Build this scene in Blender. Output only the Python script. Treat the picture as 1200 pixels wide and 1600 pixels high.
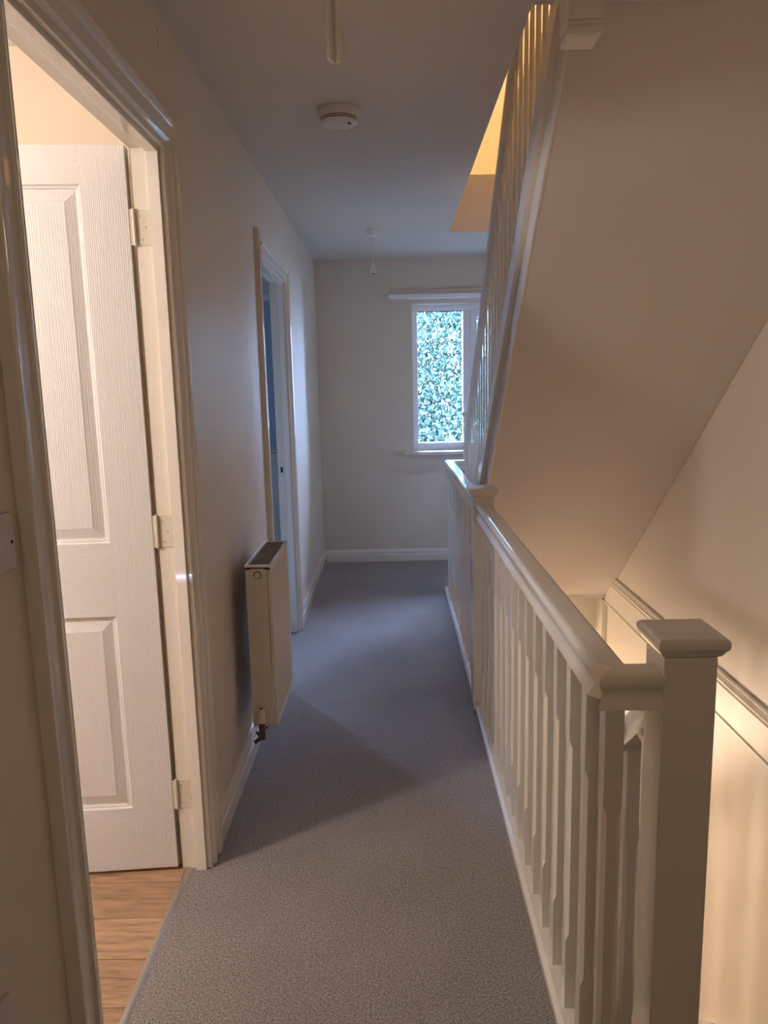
import bpy, bmesh, math, random
from mathutils import Vector, Matrix
random.seed(7)
S = bpy.context.scene
COL = S.collection
for o in list(bpy.data.objects): bpy.data.objects.remove(o)

# ------------------------------------------------------------------ camera
FPX, PITCH, ROLL, YAW, CAMH = 1166.14, .166154, .023446, -.0145, 1.4204
def ray(px, py):
    a, b = px-600, py-800
    cr, sr = math.cos(ROLL), math.sin(ROLL)
    u, v = (cr*a-sr*b)/FPX, -(sr*a+cr*b)/FPX
    cp, sp = math.cos(PITCH), math.sin(PITCH)
    d = Vector((u, cp+v*sp, -sp+v*cp))
    cy, sy = math.cos(YAW), math.sin(YAW)
    return Vector((cy*d.x+sy*d.y, -sy*d.x+cy*d.y, d.z))
cd = bpy.data.cameras.new('camera'); cam = bpy.data.objects.new('camera', cd); COL.objects.link(cam)
F = ray(600, 800); R = (ray(601, 800)-F).normalized(); U = (F-ray(600, 801)).normalized()
cam.matrix_world = Matrix(((R.x, U.x, -F.x, 0), (R.y, U.y, -F.y, 0), (R.z, U.z, -F.z, CAMH), (0, 0, 0, 1)))
cd.sensor_fit = 'HORIZONTAL'; cd.sensor_width = 36; cd.lens = FPX*36/1200; cd.clip_start = .05; cd.clip_end = 200
S.camera = cam

# ------------------------------------------------------------------ light
EXPOSURE = 1.14
SKY = (.39, .54, 1.0); SKY_STRENGTH = 52
W_ROOM1, W_LOWER, W_UPPER, W_BACK = 40, 31, 52, 3.4
S.view_settings.view_transform = 'Standard'; S.view_settings.look = 'None'
S.view_settings.gamma = 1; S.view_settings.use_curve_mapping = False
S.view_settings.exposure = EXPOSURE
w = bpy.data.worlds.new('sky'); S.world = w; w.use_nodes = True
nt = w.node_tree; bg = nt.nodes['Background']
bg.inputs['Color'].default_value = (*SKY, 1); bg.inputs['Strength'].default_value = SKY_STRENGTH
def lamp(name, loc, power, color, radius):
    l = bpy.data.lights.new(name, 'POINT'); l.energy = power; l.color = color; l.shadow_soft_size = radius
    o = bpy.data.objects.new(name, l); o.location = loc; COL.objects.link(o); return o
lamp('room_lamp_light', (-1.95, 1.08, 1.90), W_ROOM1, (1, .90, .82), .09)
lamp('lower_hall_light', (.25, 5.4, -1.2), W_LOWER, (1, .77, .56), .22)
lamp('lower_stair_light', (-.1, 3.0, -.72), 20, (1, .80, .62), .085)
lamp('upper_hall_light', (.1, 5.55, 4.7), W_UPPER, (1, .70, .40), .07)
lamp('rear_fill_light', (-.1, -1.2, 2.05), W_BACK, (1, .78, .60), .10)  # unseen lamp added behind the camera as weak ambient fill
def portal(name, loc, rot, sx, sy):
    l = bpy.data.lights.new(name, 'AREA'); l.shape = 'RECTANGLE'; l.size = sx; l.size_y = sy
    l.cycles.is_portal = True
    o = bpy.data.objects.new(name, l); o.location = loc; o.rotation_euler = rot; COL.objects.link(o)
portal('window_portal', (.66, 6.2, 1.48), (-math.pi/2, 0, 0), 1.0, 1.16)
portal('window_portal_bedroom', (-2.45, 6.2, 1.5), (-math.pi/2, 0, 0), .5, 1.0)

# ------------------------------------------------------------------ materials
def mat(name, color, rough=.5, spec=.5, coat=0):
    m = bpy.data.materials.new(name); m.use_nodes = True
    b = m.node_tree.nodes['Principled BSDF']
    b.inputs['Base Color'].default_value = (*color, 1); b.inputs['Roughness'].default_value = rough
    b.inputs['Specular IOR Level'].default_value = spec
    b.inputs['Coat Weight'].default_value = coat; b.inputs['Coat Roughness'].default_value = .045
    return m
def N(m, t, **kw):
    n = m.node_tree.nodes.new(t)
    for k, v in kw.items(): setattr(n, k, v)
    return n
def L(m, a, b): m.node_tree.links.new(a, b)
def coords(m, scale=(1, 1, 1), obj=True):
    tc = N(m, 'ShaderNodeTexCoord'); mp = N(m, 'ShaderNodeMapping'); mp.inputs['Scale'].default_value = scale
    L(m, tc.outputs['Object'], mp.inputs['Vector']); return mp.outputs['Vector']
def bump(m, height, strength, dist=.001):
    b = N(m, 'ShaderNodeBump'); b.inputs['Strength'].default_value = strength; b.inputs['Distance'].default_value = dist
    L(m, height, b.inputs['Height']); L(m, b.outputs['Normal'], m.node_tree.nodes['Principled BSDF'].inputs['Normal'])
def noise(m, vec, scale, detail=3, rough=.5):
    n = N(m, 'ShaderNodeTexNoise'); n.inputs['Scale'].default_value = scale; n.inputs['Detail'].default_value = detail
    n.inputs['Roughness'].default_value = rough
    L(m, vec, n.inputs['Vector']); return n.outputs['Fac']
def ramp(m, fac, stops):
    r = N(m, 'ShaderNodeValToRGB'); L(m, fac, r.inputs['Fac'])
    els = r.color_ramp.elements
    while len(els) < len(stops): els.new(.5)
    for e, (p, c) in zip(els, stops): e.position = p; e.color = (*c, 1)
    return r.outputs['Color']
def base(m, sock): L(m, sock, m.node_tree.nodes['Principled BSDF'].inputs['Base Color'])

def plaster(name, c, rough, spec=.5):
    m = mat(name, c, rough, spec); v = coords(m)
    f = noise(m, v, 1.3, 3)
    base(m, ramp(m, f, [(.3, tuple(x*.965 for x in c)), (.7, tuple(min(1, x*1.02) for x in c))]))
    bump(m, noise(m, v, 190, 2), .22, .0008)
    return m
M_wall = plaster('wall_paint', (.72, .635, .53), .42, .4)
M_ceil = plaster('ceiling_paint', (.72, .66, .60), .75, .25)
M_soffit = plaster('soffit_paint', (.70, .63, .575), .55, .3)
M_room1 = plaster('peach_wall_paint', (.68, .57, .44), .6, .3)
M_room2 = plaster('bedroom_paint', (.74, .76, .76), .6, .3)
M_upper = plaster('upper_wall_paint', (.78, .68, .53), .6, .3)
M_gloss = mat('white_gloss_paint', (.78, .73, .65), .42, .35, 1.0)
v = coords(M_gloss); bump(M_gloss, noise(M_gloss, v, 30, 2), .15, .0005)
M_satin = mat('cream_satin_paint', (.74, .68, .57), .38, .45)
M_gap = mat('tan_paint', (.58, .42, .25), .5, .3)
M_upvc = mat('white_window_frame', (.88, .88, .90), .3, .5)
M_rad = mat('radiator_enamel', (.70, .63, .53), .32, .5)
M_grille = mat('radiator_grille_brown', (.26, .19, .14), .5, .4)
M_dark = mat('dark_gap', (.02, .015, .01), .7, .2)
M_plastic = mat('white_plastic', (.74, .70, .66), .35, .5)
M_plate = mat('switch_plate_plastic', (.66, .60, .62), .35, .5)
M_chrome = mat('brushed_metal', (.55, .53, .50), .42, .5); M_chrome.node_tree.nodes['Principled BSDF'].inputs['Metallic'].default_value = 1
M_copper = mat('tarnished_copper', (.17, .13, .10), .45, .5); M_copper.node_tree.nodes['Principled BSDF'].inputs['Metallic'].default_value = .8
M_glasstube = mat('frosted_tube', (.78, .76, .74), .12, .6, .4)
M_blind = mat('blind_fabric', (.42, .52, .62), .8, .2)
M_bark = mat('bark', (.12, .09, .06), .9, .1)
M_grass = mat('grass', (.06, .10, .03), .95, .1)
M_hinge = mat('painted_hinge', (.66, .60, .48), .4, .5)

def grain(name, c, vertical=True):
    m = mat(name, c, .5, .35, 0)
    tc = N(m, 'ShaderNodeTexCoord'); mp = N(m, 'ShaderNodeMapping')
    mp.inputs['Scale'].default_value = (1, 1, .05) if vertical else (.05, 1, 1)
    L(m, tc.outputs['Object'], mp.inputs['Vector'])
    wv = N(m, 'ShaderNodeTexWave', wave_type='BANDS', bands_direction='X' if vertical else 'Z')
    wv.inputs['Scale'].default_value = 62; wv.inputs['Distortion'].default_value = 5.5; wv.inputs['Detail'].default_value = 2
    wv.inputs['Detail Scale'].default_value = 1.4
    L(m, mp.outputs['Vector'], wv.inputs['Vector']); bump(m, wv.outputs['Fac'], .32, .0009)
    return m
M_door = grain('moulded_door_vertical_grain', (.70, .675, .655)); M_doorh = grain('moulded_door_cross_grain', (.70, .675, .655), False)

M_carpet = mat('carpet', (.2, .17, .16), .97, .15)
v = coords(M_carpet)
f1 = noise(M_carpet, v, 430, 2, .8); f2 = noise(M_carpet, v, 2.2, 3); f3 = noise(M_carpet, v, 170, 3, .8)
mx = N(M_carpet, 'ShaderNodeMath', operation='MULTIPLY_ADD'); L(M_carpet, f3, mx.inputs[0]); mx.inputs[1].default_value = .55; L(M_carpet, f1, mx.inputs[2])
c1 = ramp(M_carpet, mx.outputs[0], [(.57, (.065, .054, .052)), (.75, (.265, .228, .212)), (.89, (.72, .65, .61))])
mm = N(M_carpet, 'ShaderNodeMix', data_type='RGBA', blend_type='MULTIPLY'); mm.inputs[0].default_value = 1
L(M_carpet, c1, mm.inputs[6]); L(M_carpet, ramp(M_carpet, f2, [(.3, (.88, .88, .88)), (.7, (1.06, 1.06, 1.06))]), mm.inputs[7])
base(M_carpet, mm.outputs[2]); bump(M_carpet, mx.outputs[0], .9, .006)
M_carpet.node_tree.nodes['Principled BSDF'].inputs['Sheen Weight'].default_value = .15

def oak(i, c):
    m = mat('oak_laminate_%d' % i, c, .38, .5)
    tc = N(m, 'ShaderNodeTexCoord'); mp = N(m, 'ShaderNodeMapping'); mp.inputs['Scale'].default_value = (2.2, 18, 1)
    mp.inputs['Location'].default_value = (i*3.7, i*1.3, 0)
    L(m, tc.outputs['Object'], mp.inputs['Vector'])
    n = noise(m, mp.outputs['Vector'], 3.5, 9, .65)
    col = ramp(m, n, [(.34, tuple(x*.5 for x in c)), (.45, tuple(x*.82 for x in c)), (.55, c), (.70, tuple(min(1, x*1.2) for x in c))])
    base(m, col); bump(m, n, .2, .0006); return m
M_oak = [oak(0, (.45, .275, .165)), oak(1, (.41, .25, .15)), oak(2, (.49, .31, .19))]

M_leaf = []
for i, c in enumerate([(.015, .034, .024), (.030, .060, .042), (.058, .095, .066), (.18, .12, .04)]):
    m = mat('leaf_%d' % i, c, .5, .15); M_leaf.append(m)
    m.node_tree.nodes['Principled BSDF'].inputs['Transmission Weight'].default_value = 0
M_glass = bpy.data.materials.new('window_glass'); M_glass.use_nodes = True
g = M_glass.node_tree; g.nodes.remove(g.nodes['Principled BSDF'])
tr = g.nodes.new('ShaderNodeBsdfTransparent'); tr.inputs[0].default_value = (.93, .97, .96, 1)
gl = g.nodes.new('ShaderNodeBsdfGlossy'); gl.inputs['Roughness'].default_value = .02
mx2 = g.nodes.new('ShaderNodeMixShader'); fr = g.nodes.new('ShaderNodeFresnel'); fr.inputs[0].default_value = 1.4
g.links.new(fr.outputs[0], mx2.inputs[0]); g.links.new(tr.outputs[0], mx2.inputs[1]); g.links.new(gl.outputs[0], mx2.inputs[2])
g.links.new(mx2.outputs[0], g.nodes['Material Output'].inputs[0])

# ------------------------------------------------------------------ helpers
def BM(): return bmesh.new()
def box(bm, x0, x1, y0, y1, z0, z1, bev=0, mi=0):
    r = bmesh.ops.create_cube(bm, size=1)
    vs = r['verts']
    for q in vs: q.co = Vector(((x0+x1)/2+q.co.x*(x1-x0), (y0+y1)/2+q.co.y*(y1-y0), (z0+z1)/2+q.co.z*(z1-z0)))
    fs = {f for q in vs for f in q.link_faces}
    for f in fs: f.material_index = mi
    if bev:
        es = list({e for q in vs for e in q.link_edges})
        bmesh.ops.bevel(bm, geom=es, offset=bev, segments=2, affect='EDGES', profile=.6)
def ext(bm, prof, p0, p1, A, B, k0=0, k1=0, caps=True):
    """extrude a closed 2-D profile (a along A, b along B) from p0 to p1; k = mitre shear per unit a"""
    p0, p1, A, B = Vector(p0), Vector(p1), Vector(A), Vector(B); d = (p1-p0).normalized()
    r0 = [bm.verts.new(p0+A*a+B*b+d*(k0*a)) for a, b in prof]
    r1 = [bm.verts.new(p1+A*a+B*b+d*(k1*a)) for a, b in prof]
    n = len(prof)
    for i in range(n): bm.faces.new((r0[i], r0[(i+1) % n], r1[(i+1) % n], r1[i]))
    if caps: bm.faces.new(r0[::-1]); bm.faces.new(r1)
def cyl(bm, p0, p1, r0, r1=None, seg=20):
    p0, p1 = Vector(p0), Vector(p1); r1 = r0 if r1 is None else r1
    d = p1-p0; q = d.to_track_quat('Z', 'Y')
    m = Matrix.Translation((p0+p1)/2) @ q.to_matrix().to_4x4()
    bmesh.ops.create_cone(bm, cap_ends=True, segments=seg, radius1=r0, radius2=r1, depth=d.length, matrix=m)
def lathe(bm, prof, c, axis='z', seg=36):
    rings = []
    for r, z in prof:
        rings.append([bm.verts.new((c[0]+r*math.cos(t*2*math.pi/seg), c[1]+r*math.sin(t*2*math.pi/seg), c[2]+z)) for t in range(seg)])
    for a, b in zip(rings, rings[1:]):
        for t in range(seg): bm.faces.new((a[t], a[(t+1) % seg], b[(t+1) % seg], b[t]))
    bm.faces.new(rings[0][::-1]); bm.faces.new(rings[-1])
def obj(name, bm, m, parent=None, smooth=False, **props):
    bmesh.ops.recalc_face_normals(bm, faces=bm.faces)
    me = bpy.data.meshes.new(name); bm.to_mesh(me); bm.free()
    for x in (m if isinstance(m, (list, tuple)) else [m]): me.materials.append(x)
    if smooth:
        for p in me.polygons: p.use_smooth = True
        try: me.set_sharp_from_angle(angle=math.radians(40))
        except Exception: pass
    o = bpy.data.objects.new(name, me); COL.objects.link(o)
    if smooth: md = o.modifiers.new('weighted', 'WEIGHTED_NORMAL'); md.keep_sharp = True; md.weight = 100
    if parent:
        o.parent = parent; o.matrix_parent_inverse = Matrix.Translation(-Vector(parent.location))
    for k, val in props.items(): o[k] = val
    return o
def copy_of(o, loc, parent=None):
    c = o.copy(); COL.objects.link(c); c.location = loc
    if parent: c.parent = parent
    return c
def struct(name, bm, m, parent=None, smooth=False, **p): return obj(name, bm, m, parent, smooth, kind='structure', **p)
def thing(name, loc, label, cat, group=None):
    o = bpy.data.objects.new(name, None); COL.objects.link(o); o.location = loc; o.empty_display_size = .1
    o['label'] = label; o['category'] = cat
    if group: o['group'] = group
    return o
def sthing(name, loc):
    o = bpy.data.objects.new(name, None); COL.objects.link(o); o.location = loc; o.empty_display_size = .1; o['kind'] = 'structure'; return o

# ------------------------------------------------------------------ key dimensions
XL, XR, YF, YB, CZ = -.587, 1.39, 6.03, -1.6, 2.4
WELL_X, WELL_Y0, WELL_Y1 = .44, 1.19, 4.97
OPX, OPY0, OPY1, UPZ = .389, 2.158, 5.075, 2.745
SL = .833; ANG = math.atan(SL)
WT = .08                                     # partition thickness
D1 = (1.235, 2.04, 2.04); D2 = (3.46, 4.245, 2.0)  # door openings: y0, y1, head

# ------------------------------------------------------------------ setting
b = BM(); box(b, XL-.055, XL+.0, D1[0]-.03, D1[1]+.03, -.3, 0); box(b, XL, WELL_X, YB, YF, -.35, 0); box(b, XL-WT, XL, D2[0]-.03, D2[1]+.03, -.35, 0)
box(b, WELL_X, XR, WELL_Y1, YF, -.35, 0); box(b, WELL_X, XR, YB, WELL_Y0, -.35, 0)
floor = struct('floor', b, M_carpet)
b = BM(); box(b, -3.2, XL-.055, YB, 2.3, -.35, -.008); floor1 = struct('floor_room', b, M_gap)
y = -.43; row = 0
while y < 2.3:
    x = XL-.056; x1 = x-([.45, 1.0, .7, 1.2][row % 4]); y0 = y; y1 = min(y+.1495, 2.299)
    while x > -3.19:
        x1 = max(x1, -3.199)
        b = BM(); box(b, x1+.0006, x-.0006, y0+.0005, y1-.0005, -.008, 0, .0012)
        obj('plank', b, M_oak[(row*5+int(abs(x)*3)) % 3], floor1)
        x = x1; x1 -= 1.2
    y += .1505; row += 1
b = BM(); box(b, -3.2, XL-WT, 2.4, YF, -.35, 0); struct('floor_bedroom', b, M_carpet)
# ceiling of the landing = slab of the upper floor with the stair opening
b = BM(); box(b, -3.2, OPX, YB, YF, CZ, UPZ); box(b, OPX, .446, YB, OPY0, CZ, UPZ); box(b, .446, XR, YB, 2.0, CZ, UPZ); box(b, OPX, XR, OPY1, YF, CZ, UPZ)
box(b, .516, XR, 1.90, 1.999, 2.328, CZ)
struct('ceiling', b, M_ceil)
# left wall with two door openings
b = BM()
for a, c in ((YB, D1[0]-.03), (D1[1]+.03, D2[0]-.03), (D2[1]+.03, YF)): box(b, XL-WT, XL, a, c, 0, CZ)
for d in (D1, D2): box(b, XL-WT, XL, d[0]-.03, d[1]+.03, d[2]+.03, CZ)
wall_left = struct('wall_left', b, M_wall)
b = BM(); box(b, XR, XR+.12, YB, YF, -3.05, 5.3); wall_right = struct('wall_right', b, M_wall)
# far wall with window opening (and below/above storeys)
WX0, WX1, WZ0, WZ1 = .166, 1.16, .902, 2.052
b = BM()
box(b, XL-WT, WX0, YF, YF+.24, -3.05, 5.3); box(b, WX1, XR+.12, YF, YF+.24, -3.05, 5.3)
box(b, WX0, WX1, YF, YF+.24, -3.05, WZ0); box(b, WX0, WX1, YF, YF+.24, WZ1, 5.3)
wall_far = struct('wall_far', b, M_wall)
b = BM(); box(b, XL-WT, XR+.12, YB-.12, YB, -3.05, 5.3); struct('wall_near', b, M_wall)
# rooms to the left
b = BM(); box(b, -3.2, XL-WT, 2.3, 2.4, 0, CZ); struct('wall_partition', b, [M_room1])
b = BM(); box(b, -3.3, XL-WT, YB-.1, YB, 0, CZ); box(b, -3.3, -3.2, YB-.1, 2.35, 0, CZ); struct('wall_room', b, M_room1)
b = BM(); box(b, -3.3, -3.2, 2.35, YF+.24, 0, CZ); box(b, -3.2, -2.7, YF, YF+.24, 0, CZ); box(b, -2.2, XL-WT, YF, YF+.24, 0, CZ)
box(b, -2.7, -2.2, YF, YF+.24, 0, 1.0); box(b, -2.7, -2.2, YF, YF+.24, 2.0, CZ)
struct('wall_bedroom', b, M_room2)
# peach lining sheet on the room side of the landing wall is the same wall seen from inside
# upper storey
b = BM(); box(b, -1.6, -1.5, YB, YF, UPZ, 5.3); box(b, -1.6, XR, YF-.01, YF+.1, UPZ, 5.2); box(b, -1.6, XR, YB, YB+.1, UPZ, 5.2)
box(b, XR-.006, XR, YB, YF, UPZ-.0, 5.2)
struct('wall_upper', b, M_upper)
b = BM(); box(b, -1.6, XR, YB, YF, 5.15, 5.3); struct('ceiling_upper', b, M_upper)
# lower storey
b = BM(); box(b, XL-1.2, XR, YB, YF+1.2, -3.05, -2.75); struct('floor_lower', b, M_carpet)
b = BM(); box(b, XL-.1, XL, YB, YF, -2.75, -.35); box(b, XL-.1, XR, YF-.02, YF, -2.75, -.35); box(b, XL, XR, YB, YB+.05, -2.75, -.35)
struct('wall_lower', b, M_wall)

# skirtings
SK = [(0, 0), (.020, 0), (.020, .052), (.0185, .057), (.0145, .060), (.0145, .066), (.0165, .072), (.015, .080), (.010, .088), (.009, .095), (.006, .100), (0, .100)]
def skirt(name, segs):
    b = BM()
    for p0, p1, A, k0, k1 in segs: ext(b, SK, p0, p1, A, (0, 0, 1), k0, k1)
    return struct(name, b, M_gloss, None, True)
skirt('baseboard_left', [((XL, YB, 0), (XL, D1[0]-.09, 0), (1, 0, 0), 0, 0), ((XL, 2.137, 0), (XL, D2[0]-.085, 0), (1, 0, 0), 0, 0),
                         ((XL, D2[1]+.075, 0), (XL, YF, 0), (1, 0, 0), 0, -1)])
skirt('baseboard_far', [((XL, YF, 0), (XR, YF, 0), (0, -1, 0), 1, -1)])
skirt('baseboard_right', [((XR, WELL_Y1, 0), (XR, YF, 0), (-1, 0, 0), 0, -1), ((XR, YB, 0), (XR, WELL_Y0, 0), (-1, 0, 0), 0, 0)])
skirt('baseboard_room', [((-3.2, 2.3, 0), (XL-WT, 2.3, 0), (0, -1, 0), 0, 0)])
# tall skirting on the wall over the stairwell
SK2 = [(0, -.022), (.012, -.022), (.020, -.016), (.020, -.006), (.013, 0), (.013, .004), (.020, .010), (.020, .132), (.0215, .137), (.017, .142), (.022, .150), (.023, .158), (.017, .166), (.013, .178), (.015, .184), (.010, .192), (0, .192)]
b = BM(); ext(b, SK2, (XR, WELL_Y0, 0), (XR, 4.80, 0), (-1, 0, 0), (0, 0, 1)); box(b, XR-.0305, XR, 4.78, WELL_Y1, -.35, .0); 
struct('trim_1', b, M_satin, None, True)

# ------------------------------------------------------------------ door frames
ARC = [(0, 0), (0, .012), (.003, .014), (.016, .014), (.018, .0135), (.026, .0215), (.030, .0225), (.033, .0215), (.035, .017), (.038, .016), (.068, .0165), (.071, .0205), (.076, .024), (.088, .026), (.094, .0245), (.096, .019), (.096, 0)]
def door_frame(idx, d, arch_w=1.0, near_top=None, nw=1.0):
    y0, y1, hz = d; root = sthing('trim_%d' % idx, (XL, (y0+y1)/2, 0))
    pr = [(a*arch_w, t) for a, t in ARC]
    # architrave: a = away from the opening, t = out of the wall
    prn = [(a*nw, t) for a, t in ARC]
    b = BM(); ext(b, pr, (XL, y1-.000, 0), (XL, y1-.000, hz), (0, 1, 0), (1, 0, 0), 0, 1)
    obj('architrave', b, M_gloss, root, True)
    b = BM()
    if near_top: ext(b, [(a*.72, t*.9) for a, t in ARC], (XL, y0-.002, 0), (XL, y0-.002, near_top), (0, -1, 0), (1, 0, 0))
    else: ext(b, prn, (XL, y0, 0), (XL, y0, hz), (0, -1, 0), (1, 0, 0), 0, 1)
    obj('architrave', b, M_gloss, root, True)
    b = BM(); ext(b, pr, (XL, y0, hz), (XL, y1, hz), (0, 0, 1), (1, 0, 0), 0 if near_top else -1, 1)
    obj('architrave', b, M_gloss, root, True)
    xo, xi = XL+.0005, XL-WT+.004
    b = BM(); box(b, xi, xo, y1, y1+.028, 0, hz+.028, .001); box(b, xi, xo, y0-.028, y0, 0, hz+.028, .001); box(b, xi, xo, y0, y1, hz, hz+.028, .001)
    obj('lining', b, M_satin, root)
    b = BM(); box(b, xo-.032, xo-.001, y1-.012, y1, 0, hz, .001); box(b, xo-.032, xo-.001, y0, y0+.012, 0, hz, .001); box(b, xo-.032, xo-.001, y0+.012, y1-.012, hz-.012, hz, .001)
    obj('door_stop', b, M_gloss, root)
    return root
fr1 = door_frame(2, D1)
fr2 = door_frame(3, D2, .75, 2.115)
# strike plate in the far jamb of the second doorway
b = BM(); box(b, XL-.066, XL-.042, D2[1]-.0015, D2[1]+.001, .935, 1.000, .0008); sp = obj('strike_plate', b, M_chrome, fr2, label='chrome strike plate in the jamb')
b = BM(); box(b, XL-.060, XL-.048, D2[1]-.0025, D2[1]-.001, .950, .982); obj('latch_hole', b, M_dark, sp)
# threshold strip
b = BM(); ext(b, [(-.010, 0), (-.008, .003), (0, .0048), (.007, .003), (.010, 0)], (XL-.058, D1[0], 0), (XL-.058, D1[1], 0), (1, 0, 0), (0, 0, 1))
o = obj('threshold_strip', b, M_chrome, None, True, label='thin silver metal strip between grey carpet and wood floor in doorway', category='threshold strip')

# ------------------------------------------------------------------ doors
def door_leaf(idx, hinge, ang):
    """local frame: x from hinge edge along the leaf, y = thickness (front face at y=0, body to +y), z up"""
    wd, ht, th = .762, 2.035, .036
    root = sthing('door_%d' % idx, hinge); root.rotation_euler = (0, 0, ang)
    def part(name, b, m, par=None, smooth=False, **p):
        bmesh.ops.recalc_face_normals(b, faces=b.faces)
        me = bpy.data.meshes.new(name); b.to_mesh(me); b.free(); me.materials.append(m)
        if smooth:
            for q in me.polygons: q.use_smooth = True
            me.set_sharp_from_angle(angle=math.radians(30))
        o = bpy.data.objects.new(name, me); COL.objects.link(o); o.parent = par or root
        for k, vv in p.items(): o[k] = vv
        return o
    st, mu = .116, .105
    zr = [(0, .195), (.79, .995), (1.943, ht)]
    cols = [(st, (wd-mu)/2), ((wd+mu)/2, wd-st)]
    for a, c in ((0, st), (wd-st, wd)):
        b = BM(); box(b, a, c, 0, th, 0, ht, .0015); part('stile', b, M_door)
    for a, c in zr:
        b = BM(); box(b, st, wd-st, 0.0004, th-.0004, a, c, .0); part('rail', b, M_doorh)
    for z0, z1 in ((.195, .79), (.995, 1.943)):
        b = BM(); box(b, (wd-mu)/2, (wd+mu)/2, 0.0004, th-.0004, z0, z1); part('muntin', b, M_door)
        for x0, x1 in cols:
            b = BM()
            for s, y0 in ((1, 0.0006), (-1, th-.0006)):
                rings = []
                for off, dp in ((0, 0), (.003, .0), (.007, .006), (.011, .006), (.013, .0095), (.018, .0105), (.044, .003), (.046, .002)):
                    rings.append([b.verts.new((xx, y0+s*dp, zz)) for xx, zz in ((x0+off, z0+off), (x1-off, z0+off), (x1-off, z1-off), (x0+off, z1-off))])
                for r, q in zip(rings, rings[1:]):
                    for i in range(4): b.faces.new((r[i], r[(i+1) % 4], q[(i+1) % 4], q[i]))
                b.faces.new(rings[-1])
            part('panel', b, M_door)
    return root

d1 = door_leaf(1, (-.676, 2.066, .012), math.radians(184.6))
d2 = door_leaf(2, (-.70, D2[0]-.004, .012), math.radians(176))
HT = Matrix.Translation(-Vector(d1.location)) 
for zc in (1.845, 1.037, .245):
    b = BM()
    # leaf let into the lining, knuckle and screws
    box(b, -.656, -.622, 2.0375, 2.0402, zc-.045, zc+.045, .0006)
    for k in range(5):
        cyl(b, (-.6625, 2.034, zc-.045+k*.018+.0006), (-.6625, 2.034, zc-.045+(k+1)*.018-.0006), .0048, seg=14)
    cyl(b, (-.6625, 2.034, zc-.047), (-.6625, 2.034, zc+.047), .004, seg=12)
    box(b, -.6745, -.6635, 2.0315, 2.034, zc-.045, zc+.045)
    h = obj('hinge', b, M_hinge, fr1, label='painted steel butt hinge')
    b = BM()
    for dx, dz in ((-.648, .028), (-.634, 0), (-.644, -.030)): cyl(b, (dx, 2.0376, zc+dz), (dx, 2.0366, zc+dz), .0034, .0024, seg=10)
    obj('screw', b, M_chrome, h)

# ------------------------------------------------------------------ window
wr = sthing('window_1', ((WX0+WX1)/2, YF+.17, WZ0))
b = BM(); fy0, fy1 = YF+.10, YF+.165; ft = .044
box(b, WX0, WX0+ft, fy0, fy1, WZ0, WZ1, .004); box(b, WX1-ft, WX1, fy0, fy1, WZ0, WZ1, .004)
box(b, WX0+ft, WX1-ft, fy0, fy1, WZ0, WZ0+.058, .004); box(b, WX0+ft, WX1-ft, fy0, fy1, WZ1-.046, WZ1, .004)
box(b, .574, .634, fy0, fy1, WZ0+.058, WZ1-.046, .004)
obj('window_frame', b, M_upvc, wr)
b = BM(); sx0, sx1, sz0, sz1 = .636, WX1-ft-.002, WZ0+.060, WZ1-.048; sy0, sy1 = fy0-.014, fy1-.01
box(b, sx0, sx0+.052, sy0, sy1, sz0, sz1, .005); box(b, sx1-.052, sx1, sy0, sy1, sz0, sz1, .005)
box(b, sx0+.052, sx1-.052, sy0, sy1, sz0, sz0+.052, .005); box(b, sx0+.052, sx1-.052, sy0, sy1, sz1-.052, sz1, .005)
cas = obj('casement', b, M_upvc, wr)
b = BM(); box(b, sx0+.012, sx0+.036, sy0-.012, sy0, 1.39, 1.46, .003); cyl(b, (sx0+.024, sy0-.012, 1.43), (sx0+.024, sy0-.035, 1.43), .007)
box(b, sx0+.015, sx0+.033, sy0-.046, sy0-.032, 1.34, 1.44, .004); obj('window_handle', b, M_dark, cas, label='dark lever handle')
b = BM(); box(b, WX0+ft, .574, fy0+.028, fy0+.034, WZ0+.058, WZ1-.046); obj('pane', b, M_glass, wr)
b = BM(); box(b, sx0+.05, sx1-.05, fy0+.020, fy0+.026, sz0+.05, sz1-.05); obj('pane', b, M_glass, wr)
b = BM(); box(b, WX0+.044, .574, fy0+.016, fy0+.0275, WZ1-.052, WZ1-.046); obj('gasket', b, M_dark, wr)
b = BM(); box(b, .088, 1.24, YF-.055, YF, WZ0-.030, WZ0, .006); box(b, WX0, WX1, YF, YF+.10, WZ0-.030, WZ0+.001)
obj('window_sill', b, M_gloss, wr)
t = thing('curtain_track_batten', (.66, YF, 2.09), 'long white painted timber batten above the landing window', 'batten')
b = BM(); box(b, -.010, 1.33, YF-.022, YF, 2.124, 2.160, .002); obj('batten', b, M_gloss, t)
b = BM(); box(b, -.012, 1.332, YF-.062, YF, 2.088, 2.1235, .006); obj('rail_board', b, M_upvc, t)
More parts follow.
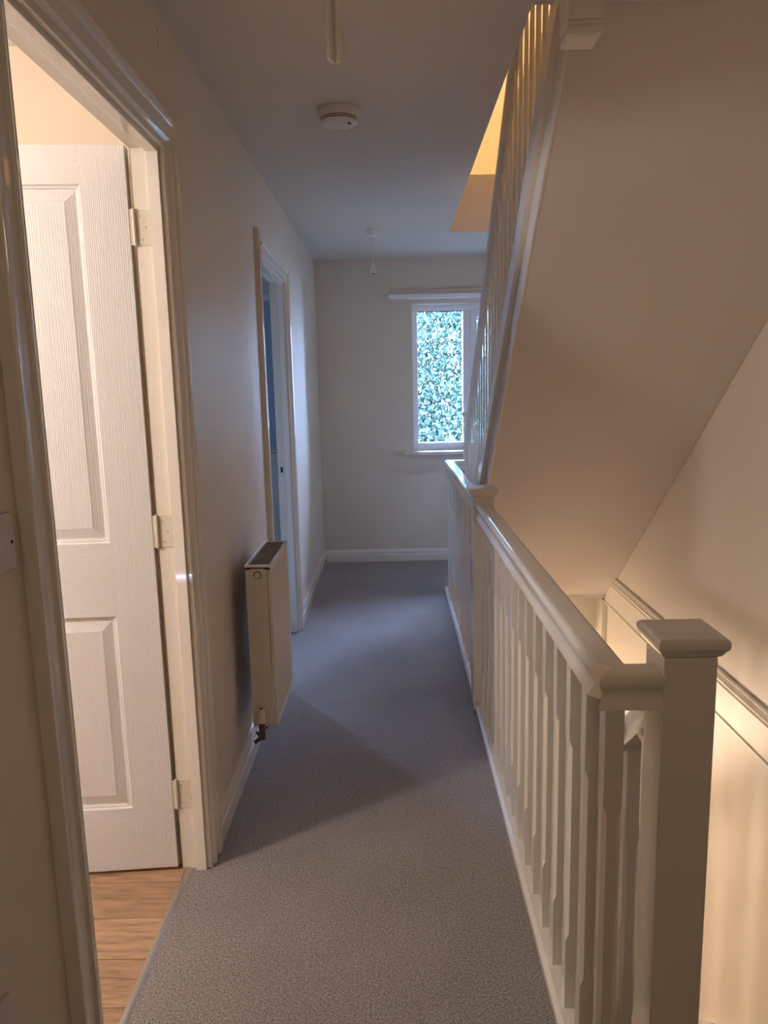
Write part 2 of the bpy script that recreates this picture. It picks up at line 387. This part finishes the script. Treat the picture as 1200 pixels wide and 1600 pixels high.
# bedroom: side window (daylight), far window behind a lowered blind
w2 = sthing('window_2', (-2.45, YF+.13, 1.0))
b = BM(); box(b, -2.7, -2.65, YF+.10, YF+.16, 1.0, 2.0); box(b, -2.25, -2.2, YF+.10, YF+.16, 1.0, 2.0)
box(b, -2.65, -2.25, YF+.10, YF+.16, 1.0, 1.05); box(b, -2.65, -2.25, YF+.10, YF+.16, 1.95, 2.0); obj('window_frame', b, M_upvc, w2)
b = BM(); box(b, -2.65, -2.25, YF+.128, YF+.132, 1.05, 1.95); obj('pane', b, M_glass, w2)
t = thing('roller_blind', (-1.3, YF, .9), 'pale blue roller blind seen through the second doorway', 'blind')
b = BM(); box(b, -1.75, -.93, YF-.012, YF-.008, .93, 2.10); obj('fabric', b, M_blind, t)
b = BM(); box(b, -1.80, -.90, YF-.06, YF, 2.10, 2.15, .004); obj('headrail', b, M_upvc, t)
b = BM(); box(b, -1.80, -.90, YF-.11, YF, .885, .915, .005)
o = obj('window_board', b, M_gloss, None, label='pale window board under the blind in the far bedroom', category='shelf')

# ------------------------------------------------------------------ stairs helpers
def spindle_bm(h0, h1, wd=.034, c0=.22, c1=.66, ch=.0075, slope=0):
    """stop-chamfered square spindle about the z axis, z from h0 to h1; slope tilts the cut ends along y"""
    b = BM(); a = wd/2; k = .018
    def ring(z, c, s=0):
        pts = [(-a+c, -a), (a-c, -a), (a, -a+c), (a, a-c), (a-c, a), (-a+c, a), (-a, a-c), (-a, -a+c)]
        return [b.verts.new((x, y, z-s*y)) for x, y in pts]
    e = .0008
    rs = [ring(h0, e, slope), ring(c0-k, e), ring(c0, ch), ring(c1, ch), ring(c1+k, e), ring(h1, e, slope)]
    for r, q in zip(rs, rs[1:]):
        for i in range(8): b.faces.new((r[i], r[(i+1) % 8], q[(i+1) % 8], q[i]))
    b.faces.new(rs[0][::-1]); b.faces.new(rs[-1]); return b
RAIL = []
half = [(.0, .065), (.018, .0645), (.026, .062), (.031, .057), (.033, .050), (.032, .043), (.0285, .037), (.0255, .031), (.0255, .024), (.028, .016), (.032, .008), (.0335, .0)]
RAIL = [(x, z) for x, z in half] + [(-x, z) for x, z in half[:0:-1]]
def cap_bm(cx, cy, z, w=.121, h=.037):
    b = BM(); hw = w/2
    pr = [(hw-.016, 0), (hw-.010, .004), (hw-.006, .012), (hw-.001, .018), (hw, .024), (hw-.0005, .031), (hw-.003, .035), (hw-.007, .037)]
    rings = [[b.verts.new((cx+sx*r, cy+sy*r, z+q*h/.037)) for sx, sy in ((-1, -1), (1, -1), (1, 1), (-1, 1))] for r, q in pr]
    for r, q in zip(rings, rings[1:]):
        for i in range(4): b.faces.new((r[i], r[(i+1) % 4], q[(i+1) % 4], q[i]))
    b.faces.new(rings[0][::-1]); b.faces.new(rings[-1]); return b
def newel(root, cx, cy, z0, z1, wd=.092, cap=True):
    b = BM(); box(b, cx-wd/2, cx+wd/2, cy-wd/2, cy+wd/2, z0, z1, .0035)
    n = obj('newel_post', b, M_gloss, root)
    if cap: obj('newel_cap', cap_bm(cx, cy, z1), M_gloss, n)
    return n

# ------------------------------------------------------------------ landing balustrade
RX, RZ, BX = .3775, .860, .3745
N1 = (.501, 1.266); N2 = (.3765, 3.166); NC = (RX, 5.04); N3 = (.523, 5.075)
bal = thing('landing_balustrade', (RX, 3.1, 0), 'long white painted balustrade with handrail beside the grey landing carpet', 'balustrade')
newel(bal, *N1, 0, .952)
newel(bal, *N2, 0, .953)
def rail(root, p0, p1, k0, k1, A):
    b = BM(); ext(b, RAIL, p0, p1, A, (0, 0, 1), k0, k1); return obj('handrail', b, M_gloss, root, True)
yr = 1.2505
rail(bal, (N1[0]-.044, yr, RZ), (RX, yr, RZ), 0, 1, (0, -1, 0)).name
rail(bal, (RX, yr, RZ), (RX, N2[1]-.044, RZ), 1, 0, (-1, 0, 0))
rail(bal, (RX, N2[1]+.044, RZ-.003), (RX, NC[1], RZ-.003), 0, 1, (-1, 0, 0))
rail(bal, (RX, NC[1], RZ-.003), (N3[0]-.044, NC[1], RZ-.003), -1, 0, (0, 1, 0))
BRP = [(-.036, 0), (-.036, .018), (-.030, .026), (-.026, .030), (.026, .030), (.030, .026), (.036, .018), (.036, 0)]
def brail(p0, p1, k0=0, k1=0, A=(1, 0, 0)):
    b = BM(); ext(b, BRP, p0, p1, A, (0, 0, 1), k0, k1); obj('base_rail', b, M_gloss, bal)
brail((BX, yr-.03, .001), (BX, N2[1]-.046, .001)); brail((BX, N2[1]+.046, .001), (BX, NC[1]+.036, .001)); brail((BX+.036, NC[1], .001), (N3[0]-.044, NC[1], .001), 0, 0, (0, 1, 0))
brail((BX+.036, yr, .001), (N1[0]-.046, yr, .001), 0, 0, (0, 1, 0))
sb = spindle_bm(.031, RZ+.002)
sp0 = obj('spindle', sb, M_gloss, None); sp0.parent = bal
first = True
def put_spindle(x, y):
    global first
    loc = Vector((x, y, 0))-Vector(bal.location)
    if first: sp0.location = loc; first = False
    else: copy_of(sp0, loc, bal)
y = 1.238
while y < N2[1]-.09: put_spindle(BX, y); y += .1275
y = N2[1]+.046+.062
while y < NC[1]+.02: put_spindle(BX, y); y += .1215
# timber apron lining the well edge
b = BM(); box(b, WELL_X, WELL_X+.014, N1[1]+.048, WELL_Y1, -.35, -.001); box(b, WELL_X+.014, XR-.03, WELL_Y1-.014, WELL_Y1, -.35, -.001)
struct('trim_4', b, M_satin)

# ------------------------------------------------------------------ staircases (both rise towards the camera)
def flight(root, zf, y_top, y_bot, xs0, xs1, rise, going, nstep, yfirst, z_first, ylimit):
    pass
def sloped(b, x0, x1, prof_y, y0, y1, zfun, t0, t1, bev=0):
    """box between x0..x1, from y0 to y1, its underside t0 and its top t1 above zfun(y)"""
    P = [(y0, zfun(y0)+t0), (y1, zfun(y1)+t0), (y1, zfun(y1)+t1), (y0, zfun(y0)+t1)]
    v0 = [b.verts.new((x0, y, z)) for y, z in P]; v1 = [b.verts.new((x1, y, z)) for y, z in P]
    for i in range(4): b.faces.new((v0[i], v0[(i+1) % 4], v1[(i+1) % 4], v1[i]))
    b.faces.new(v0[::-1]); b.faces.new(v1)
# --- flight going up: soffit plane
zs = lambda y: .19+SL*(4.58-y)
up = thing('upper_staircase', (.9, 4.9, 0), 'white painted staircase rising overhead with plastered sloping underside', 'staircase')
b = BM(); sloped(b, .473, XR-.002, 0, 2.0, 4.775, zs, 0, .022)
sof = obj('soffit', b, M_soffit, up)
b = BM(); box(b, .462, XR-.024, 4.76, WELL_Y1-.002, zs(4.775)-.012, zs(4.775)+.02, .004); obj('soffit_end_board', b, M_soffit, up)
b = BM(); sloped(b, .474, .522, 0, 2.005, 4.93, zs, .0225, .17); obj('string', b, M_gloss, up)
b = BM(); sloped(b, .4655, .4725, 0, 2.005, 4.90, zs, -.0015, .012); obj('edge_bead', b, M_gloss, up)
b = BM(); sloped(b, .452, .552, 0, 2.005, 4.98, zs, .1705, .285); obj('string_capping', b, M_gloss, up)
for k in range(1, 12):
    zt = .2115*k; ya = 4.92-.254*(k-1); yb = max(ya-.254-.02, OPY0+.002)
    b = BM(); box(b, .5535, XR-.002, yb, ya+.015, zt-.022, zt, .004); obj('tread', b, M_carpet, up)
    b = BM(); box(b, .5535, XR-.002, ya-.018, ya, zt-.2115+.001, zt-.0225); obj('riser', b, M_carpet, up)
UHX, zh = .511, lambda y: 1.50+.84*(4.45-y)
def slope_rail(root, x, y0, y1, zfun, sl):
    b = BM(); a = math.atan(sl); p0 = (x, y0, zfun(y0)); p1 = (x, y1, zfun(y1))
    pr = [(px*.98, pz) for px, pz in RAIL]
    B = Vector((0, 0, 1))/1.0
    ext(b, [(q, r*1.25) for q, r in pr], p0, p1, (1, 0, 0), (0, 0, 1)); return obj('handrail', b, M_gloss, root, True)
slope_rail(up, UHX, OPY0-.6, N3[1]-.046, zh, .84)
n3 = newel(up, *N3, 0, 1.205)
# pendant newel at the head of the flight
PN = (.470, 1.955)
b = BM(); cx, cy, a = PN[0], PN[1], .045
box(b, cx-a, cx+a, cy-a, cy+a, 2.255, 2.3995, .006)
n4 = obj('newel_post', b, M_gloss, up)
b = BM()
rg = [[b.verts.new((cx+sx*r, cy+sy*r, z)) for sx, sy in ((-1, -1), (1, -1), (1, 1), (-1, 1))] for r, z in ((a-.003, 2.2545), (a-.007, 2.247), (a-.001, 2.240), (a-.003, 2.226), (a-.010, 2.222))]
for r, q in zip(rg, rg[1:]):
    for i in range(4): b.faces.new((r[i], r[(i+1) % 4], q[(i+1) % 4], q[i]))
b.faces.new(rg[0]); b.faces.new(rg[-1][::-1]); obj('newel_drop', b, M_gloss, n4)
Hs = 1.50+.84*4.45 - (.19+SL*4.58+.285)
y = 4.93; sp = None
while y > OPY0+.08:
    z0 = zs(y)+.284; z1 = zh(y)+.004
    b = spindle_bm(0, z1-z0, .034, .22, z1-z0-.24, .007, .835)
    if sp is None:
        o = obj('spindle', b, M_gloss, None); sp = o
    else: b.free(); o = sp.copy(); COL.objects.link(o)
    o.parent = up; o.location = Vector((UHX+.002, y, z0))-Vector(up.location)
    y -= .112
# --- flight going down
zn = lambda y: -SL*(y-1.17)
dn = thing('lower_staircase', (.9, 1.33, -2.75), 'staircase descending behind the near newel post, white string and spindles', 'staircase')
b = BM(); sloped(b, .478, .522, 0, N1[1]+.048, 4.55, zn, -.24, .05); obj('string', b, M_gloss, dn)
b = BM(); sloped(b, .470, .530, 0, N1[1]+.048, 4.55, zn, .0505, .078); obj('string_capping', b, M_gloss, dn)
b = BM(); sloped(b, XR-.022, XR-.001, 0, WELL_Y0+.05, 4.6, zn, -.24, .05); obj('wall_string', b, M_gloss, dn)
for k in range(1, 13):
    zt = -.2115*k; ya = WELL_Y0-.01+.254*(k-1)
    b = BM(); box(b, .5235, XR-.023, ya-.018, ya+.254, zt-.022, zt, .004); obj('tread', b, M_carpet, dn)
    b = BM(); box(b, .5235, XR-.023, ya, ya+.018, zt+.001, zt+.2115-.023); obj('riser', b, M_carpet, dn)
zd = lambda y: .765-SL*(y-1.356)
slope_rail(dn, .508, N1[1]+.045, 4.5, zd, SL)
y = N1[1]+.13; sp = None
while y < 4.5:
    z0 = zn(y)+.077; z1 = zd(y)+.004
    b = spindle_bm(0, z1-z0, .034, .20, z1-z0-.22, .007, .833)
    if sp is None: o = obj('spindle', b, M_gloss, None); sp = o
    else: b.free(); o = sp.copy(); COL.objects.link(o)
    o.parent = dn; o.location = Vector((.505, y, z0))-Vector(dn.location)
    y += .118
newel(dn, .503, 4.55, -2.75, -1.75)

# ------------------------------------------------------------------ radiator
ra = thing('radiator', (-.485, 2.76, .2), 'white double panel radiator on the left wall between the two doorways', 'radiator')
rx0, rx1, ry0, ry1, rz0, rz1 = -.531, -.441, 2.55, 2.975, .205, .812
b = BM()
nseg = 14; fy = [ry0+.002+(ry1-ry0-.004)*i/(nseg*4) for i in range(nseg*4+1)]
for side, xf, xb in ((1, rx1, rx1-.012), (-1, rx0, rx0+.012)):
    pts = []
    for i, yy in enumerate(fy):
        ph = i % 4; dpt = 0 if ph in (0, 1) else .0065
        pts.append((xf-side*dpt if 2 < i < len(fy)-3 else xf, yy))
    v0 = [b.verts.new((px, py, rz0+.02)) for px, py in pts]; v1 = [b.verts.new((px, py, rz1-.02)) for px, py in pts]
    w0 = [b.verts.new((xb, py, rz0+.02)) for px, py in pts]; w1 = [b.verts.new((xb, py, rz1-.02)) for px, py in pts]
    for i in range(len(pts)-1):
        b.faces.new((v0[i], v0[i+1], v1[i+1], v1[i])); b.faces.new((w0[i], w0[i+1], w1[i+1], w1[i]))
        b.faces.new((v0[i], v0[i+1], w0[i+1], w0[i])); b.faces.new((v1[i], v1[i+1], w1[i+1], w1[i]))
    b.faces.new((v0[0], v1[0], w1[0], w0[0])); b.faces.new((v0[-1], v1[-1], w1[-1], w0[-1]))
    box(b, min(xf, xb), max(xf, xb), ry0+.002, ry1-.002, rz1-.02, rz1-.006, .002); box(b, min(xf, xb), max(xf, xb), ry0+.002, ry1-.002, rz0, rz0+.02, .003)
obj('panel', b, M_rad, ra)
for ya in (ry0, ry1-.0015):
    b = BM(); box(b, rx0+.001, rx1-.0135, ya, ya+.0015, rz0+.01, rz1-.012, .0005); obj('side_cover', b, M_rad, ra)
b = BM()
box(b, rx0-.002, rx0+.007, ry0-.001, ry1+.001, rz1-.008, rz1, .001); box(b, rx1-.007, rx1+.002, ry0-.001, ry1+.001, rz1-.008, rz1, .001)
box(b, rx0+.007, rx1-.007, ry0-.001, ry0+.010, rz1-.008, rz1, .001); box(b, rx0+.007, rx1-.007, ry1-.010, ry1+.001, rz1-.008, rz1, .001)
tf = obj('top_frame', b, M_gloss, ra)
b = BM()
box(b, rx0+.007, rx1-.007, ry0+.010, ry1-.010, rz1-.009, rz1-.0065)
for i in range(20): yy = ry0+.018+i*(ry1-ry0-.04)/19; box(b, rx0+.009, rx1-.009, yy, yy+.008, rz1-.0064, rz1-.0035)
obj('top_grille', b, M_grille, tf, label='brown slatted grille')
for xa, xb in ((rx0-.001, rx0+.020), (rx1-.022, rx1-.001)):
    b = BM(); box(b, xa, xb, ry0-.0012, ry0+.002, rz1-.0145, rz1-.0105); obj('seam_slot', b, M_dark, ra)
b = BM(); cx, cz = rx0+.043, rz1-.036
cyl(b, (cx, ry0+.001, cz), (cx, ry0-.0012, cz), .0145, seg=8); bl = obj('bleed_plug_ring', b, M_dark, ra)
b = BM(); cyl(b, (cx, ry0-.0011, cz), (cx, ry0-.004, cz), .0112, .0105, seg=24); obj('bleed_plug', b, M_plastic, bl)
for z in (.33, .70):
    b = BM(); box(b, XL+.0005, rx0-.0005, 2.84, 2.86, z-.012, z+.012); obj('wall_bracket', b, M_rad, ra)
vx, vy = -.497, 2.535
b = BM(); cyl(b, (vx, vy, .232), (vx, vy, .285), .0145, .0135, 24); va = obj('valve_cap', b, M_plastic, ra, label='cream plastic valve cap')
b = BM(); cyl(b, (vx, vy, .2855), (vx, vy, .284), .006); obj('screw', b, M_dark, va)
b = BM(); cyl(b, (vx, vy, .190), (vx, vy, .2315), .0125, seg=6); cyl(b, (vx, vy, .168), (vx, vy, .190), .0115, seg=16); cyl(b, (vx, vy+.0, .215), (vx, ry0-.0005, .215), .010, seg=6)
cyl(b, (vx-.022, vy, .195), (vx-.01, vy, .182), .006, seg=8); cyl(b, (vx+.012, vy, .21), (vx+.02, vy, .215), .0055, seg=8)
obj('valve_body', b, M_copper, ra)
b = BM(); cyl(b, (vx, vy, .176), (XL+.060, vy+.012, .150), .0075); obj('pipe', b, M_copper, ra)

# ------------------------------------------------------------------ ceiling fittings
def pendant(loc, drop, label, bulb):
    x, y = loc; t = thing('pendant_light', (x, y, CZ), label, 'ceiling light')
    b = BM(); lathe(b, [(.047, -.001), (.047, -.006), (.044, -.008), (.040, -.030), (.036, -.036), (.010, -.040), (.006, -.046)], (x, y, CZ)); obj('ceiling_rose', b, M_plastic, t, True)
    zb = CZ-drop
    b = BM(); cyl(b, (x, y, zb+.05), (x, y, CZ-.044), .0032, seg=10); obj('cord', b, M_plastic, t, True)
    b = BM(); lathe(b, [(.0195, .0), (.0205, .004), (.0205, .008), (.0175, .010), (.0175, .020), (.0205, .022), (.0205, .027), (.0175, .029), (.0165, .040), (.010, .052), (.005, .062)], (x, y, zb)); h = obj('lamp_holder', b, M_plastic, t, True)
    b = BM(); cyl(b, (x, y, zb+.0004), (x, y, zb-.0008), .013); obj('lamp_socket', b, M_dark, h)
    if bulb:
        b = BM(); lathe(b, [(.019, 0), (.021, -.006), (.021, -.030), (.018, -.034)], (x, y, zb-.001)); cb = obj('bulb_cap', b, M_plastic, t, True)
        for s in (-1, 1):
            b = BM(); r = .0092; n = 16; rings = []
            # half of a folded tube: straight run, rounded end
            path = [Vector((x+s*.0100, y, zb-.034)), Vector((x+s*.0100, y, zb-.150)), Vector((x+s*.0100, y, zb-.158)), Vector((x+s*.0072, y, zb-.165)), Vector((x+s*.0036, y, zb-.169))]
            for i, p in enumerate(path):
                rr = r*(1, 1, .95, .72, .35)[i]
                rings.append([b.verts.new((p.x+rr*math.cos(q*2*math.pi/n), p.y+1.25*rr*math.sin(q*2*math.pi/n), p.z)) for q in range(n)])
            for q0, q1 in zip(rings, rings[1:]):
                for i in range(n): b.faces.new((q0[i], q0[(i+1) % n], q1[(i+1) % n], q1[i]))
            b.faces.new(rings[0][::-1]); b.faces.new(rings[-1])
            obj('bulb_tube', b, M_glasstube, cb, True)
    return t
pendant((-.107, 1.75), .120, 'unlit compact fluorescent tube hanging nearest the camera', True)
pendant((-.104, 4.95), .265, 'white ceiling rose with short cord and empty lamp holder near the window', False)
t = thing('smoke_alarm', (-.170, 2.87, CZ), 'round white smoke alarm on the landing ceiling', 'smoke alarm')
c = (-.170, 2.87, CZ)
b = BM(); lathe(b, [(.073, -.001), (.073, -.020), (.0715, -.026), (.070, -.030), (.066, -.031)], c, seg=56); obj('alarm_base', b, M_plastic, t, True)
b = BM(); lathe(b, [(.0665, -.0312), (.0665, -.0335)], c, seg=56); obj('vent_gap', b, M_dark, t)
b = BM(); lathe(b, [(.0675, -.0337), (.0675, -.0365), (.066, -.037)], c, seg=56); obj('vent_ring', b, M_plastic, t, True)
b = BM(); lathe(b, [(.064, -.0372), (.064, -.0400)], c, seg=56); obj('vent_gap', b, M_dark, t)
b = BM(); lathe(b, [(.0655, -.0402), (.064, -.0435), (.058, -.0475), (.040, -.051), (.012, -.052)], c, seg=56); cv = obj('alarm_cover', b, M_plastic, t, True)
b = BM()
for dx, dy in ((.034, -.018), (.042, -.016), (.036, -.028)): box(b, c[0]+dx-.0022, c[0]+dx+.0022, c[1]+dy-.003, c[1]+dy+.003, CZ-.0535, CZ-.0495)
obj('sounder_slot', b, M_dark, cv)

# ------------------------------------------------------------------ plates on the left wall
t = thing('light_switch', (XL, 1.06, 1.16), 'white light switch plate on the left wall beside the near architrave', 'light switch')
b = BM(); box(b, XL, XL+.009, 1.018, 1.106, 1.160, 1.248, .003); pl = obj('switch_plate', b, M_plate, t)
b = BM(); cyl(b, (XL+.0088, 1.096, 1.203), (XL+.0096, 1.096, 1.203), .0028, seg=12); obj('screw_hole', b, M_dark, pl)
b = BM(); box(b, XL+.0085, XL+.0125, 1.052, 1.070, 1.188, 1.220, .0015); obj('rocker', b, M_plate, pl)
t = thing('wall_socket', (XL, .9, .46), 'white socket plate low on the left wall at the frame edge', 'socket')
b = BM(); box(b, XL, XL+.009, .818, .960, .468, .556, .003); pl = obj('socket_plate', b, M_plate, t)
for cy in (.855, .923):
    for y0, y1, z0, z1 in ((-.0035, .0035, .520, .528), (-.014, -.008, .498, .503), (.008, .014, .498, .503)):
        b = BM(); box(b, XL+.0085, XL+.0093, cy+y0, cy+y1, z0, z1); obj('socket_hole', b, M_dark, pl)
b = BM(); ext(b, [(0, 0), (.0008, .004), (0, .016), (-.0012, .009)], (XL-.001, 2.098, 2.300), (XL+.0006, 2.098, 2.300), (0, 1, 0), (0, 0, 1))
ext(b, [(0, 0), (.0007, .004), (0, .012), (-.001, .006)], (XL-.001, 2.099, 2.335), (XL+.0006, 2.099, 2.335), (0, 1, 0), (0, 0, 1)); obj('paint_crack', b, M_dark, wall_left)

# ------------------------------------------------------------------ lamps that give the light
def shade_lamp(loc, cz, label):
    x, y, z = loc; t = thing('ceiling_lamp', (x, y, cz), label, 'ceiling light')
    b = BM(); lathe(b, [(.045, -.001), (.042, -.03), (.01, -.036)], (x, y, cz), seg=20); obj('ceiling_rose', b, M_plastic, t, True)
    b = BM(); cyl(b, (x, y, min(z+.22, cz-.06)), (x, y, cz-.03), .003, seg=8); obj('cord', b, M_plastic, t)
for loc, cz, lb in (((-1.95, 1.08, 1.90), CZ, 'ceiling lamp inside the room behind the open panel door'), ((.25, 5.4, -1.2), -.35, 'ceiling lamp at the far end of the hall below the landing'), ((-.1, 3.0, -.72), -.35, 'ceiling lamp below the landing beside the lower staircase'), ((.1, 5.55, 4.7), 5.15, 'ceiling lamp above the upper stairwell'), ((-.1, -1.2, 2.05), CZ, 'unseen fill lamp added at the near end of the landing')):  # last entry is the rose and cord of the added fill lamp
    shade_lamp(loc, cz, lb)

# ------------------------------------------------------------------ outside
b = BM(); box(b, -30, 30, YF+.5, 60, -6.2, -6.0); struct('ground', b, M_grass)
def tree(x, y, z0, h, rad, n, seed, label):
    rnd = random.Random(seed); t = thing('tree', (x, y, z0), label, 'tree', 'trees outside the landing window')
    b = BM(); cyl(b, (x, y, z0), (x+.2, y, z0+h*.55), .22, .10, 10)
    for i in range(16):
        a = rnd.uniform(0, 6.28); zz = z0+h*rnd.uniform(.25, .7); l = rad*rnd.uniform(.6, .95)
        p = Vector((x+.1, y, zz)); q = Vector((x+l*math.cos(a), y+l*.7*math.sin(a), zz+rnd.uniform(.3, 1.6))); m = (p+q)/2+Vector((0, 0, -.12))
        cyl(b, p, m, .05, .03, 6); cyl(b, m, q, .03, .010, 6)
        for j in range(3):
            c = m.lerp(q, rnd.uniform(.2, 1)); cyl(b, c, c+Vector((rnd.uniform(-.6, .6), rnd.uniform(-.6, .2), rnd.uniform(.1, .8))), .012, .004, 5)
    obj('trunk', b, M_bark, t)
    vs, fs, mi = [], [], []
    for i in range(n):
        while True:
            u = Vector((rnd.uniform(-1, 1), rnd.uniform(-1, 1), rnd.uniform(-1, 1)))
            if .3 < u.length < 1 and u.y < .35: break
        c = Vector((x+u.x*rad, y+u.y*rad*.8, z0+h*.58+u.z*h*.44))
        c += Vector((math.sin(c.z*2.1+seed), math.cos(c.x*1.7), math.sin(c.y*2+c.x)))*.18
        s = rnd.uniform(.017, .031); nrm = Vector((rnd.uniform(-1, 1), rnd.uniform(-1, .6), rnd.uniform(-.2, 1))).normalized()
        a = nrm.orthogonal().normalized(); a.rotate(Matrix.Rotation(rnd.uniform(0, 6.28), 3, nrm)); bb = nrm.cross(a)
        k = len(vs); vs += [c-a*s*1.4, c-bb*s*.6+nrm*s*.2, c+a*s*1.4, c+bb*s*.6+nrm*s*.2]; fs += [(k, k+1, k+2), (k, k+2, k+3)]
        m = rnd.random(); mm_ = 0 if m < .42 else 1 if m < .75 else 2 if m < .975 else 3; mi += [mm_, mm_]
    me = bpy.data.meshes.new('foliage'); me.from_pydata([tuple(q) for q in vs], [], fs)
    for m in M_leaf: me.materials.append(m)
    me.polygons.foreach_set('material_index', mi)
    o = bpy.data.objects.new('foliage', me); COL.objects.link(o); o.parent = t; o.location = -Vector(t.location); o['kind'] = 'stuff'
tree(1.0, 10.6, -6, 9.6, 2.6, 250000, 3, 'dense leafy green tree right outside the landing window')
tree(7.6, 13.5, -6, 9.5, 2.8, 30000, 5, 'second leafy tree further right beyond the landing window')
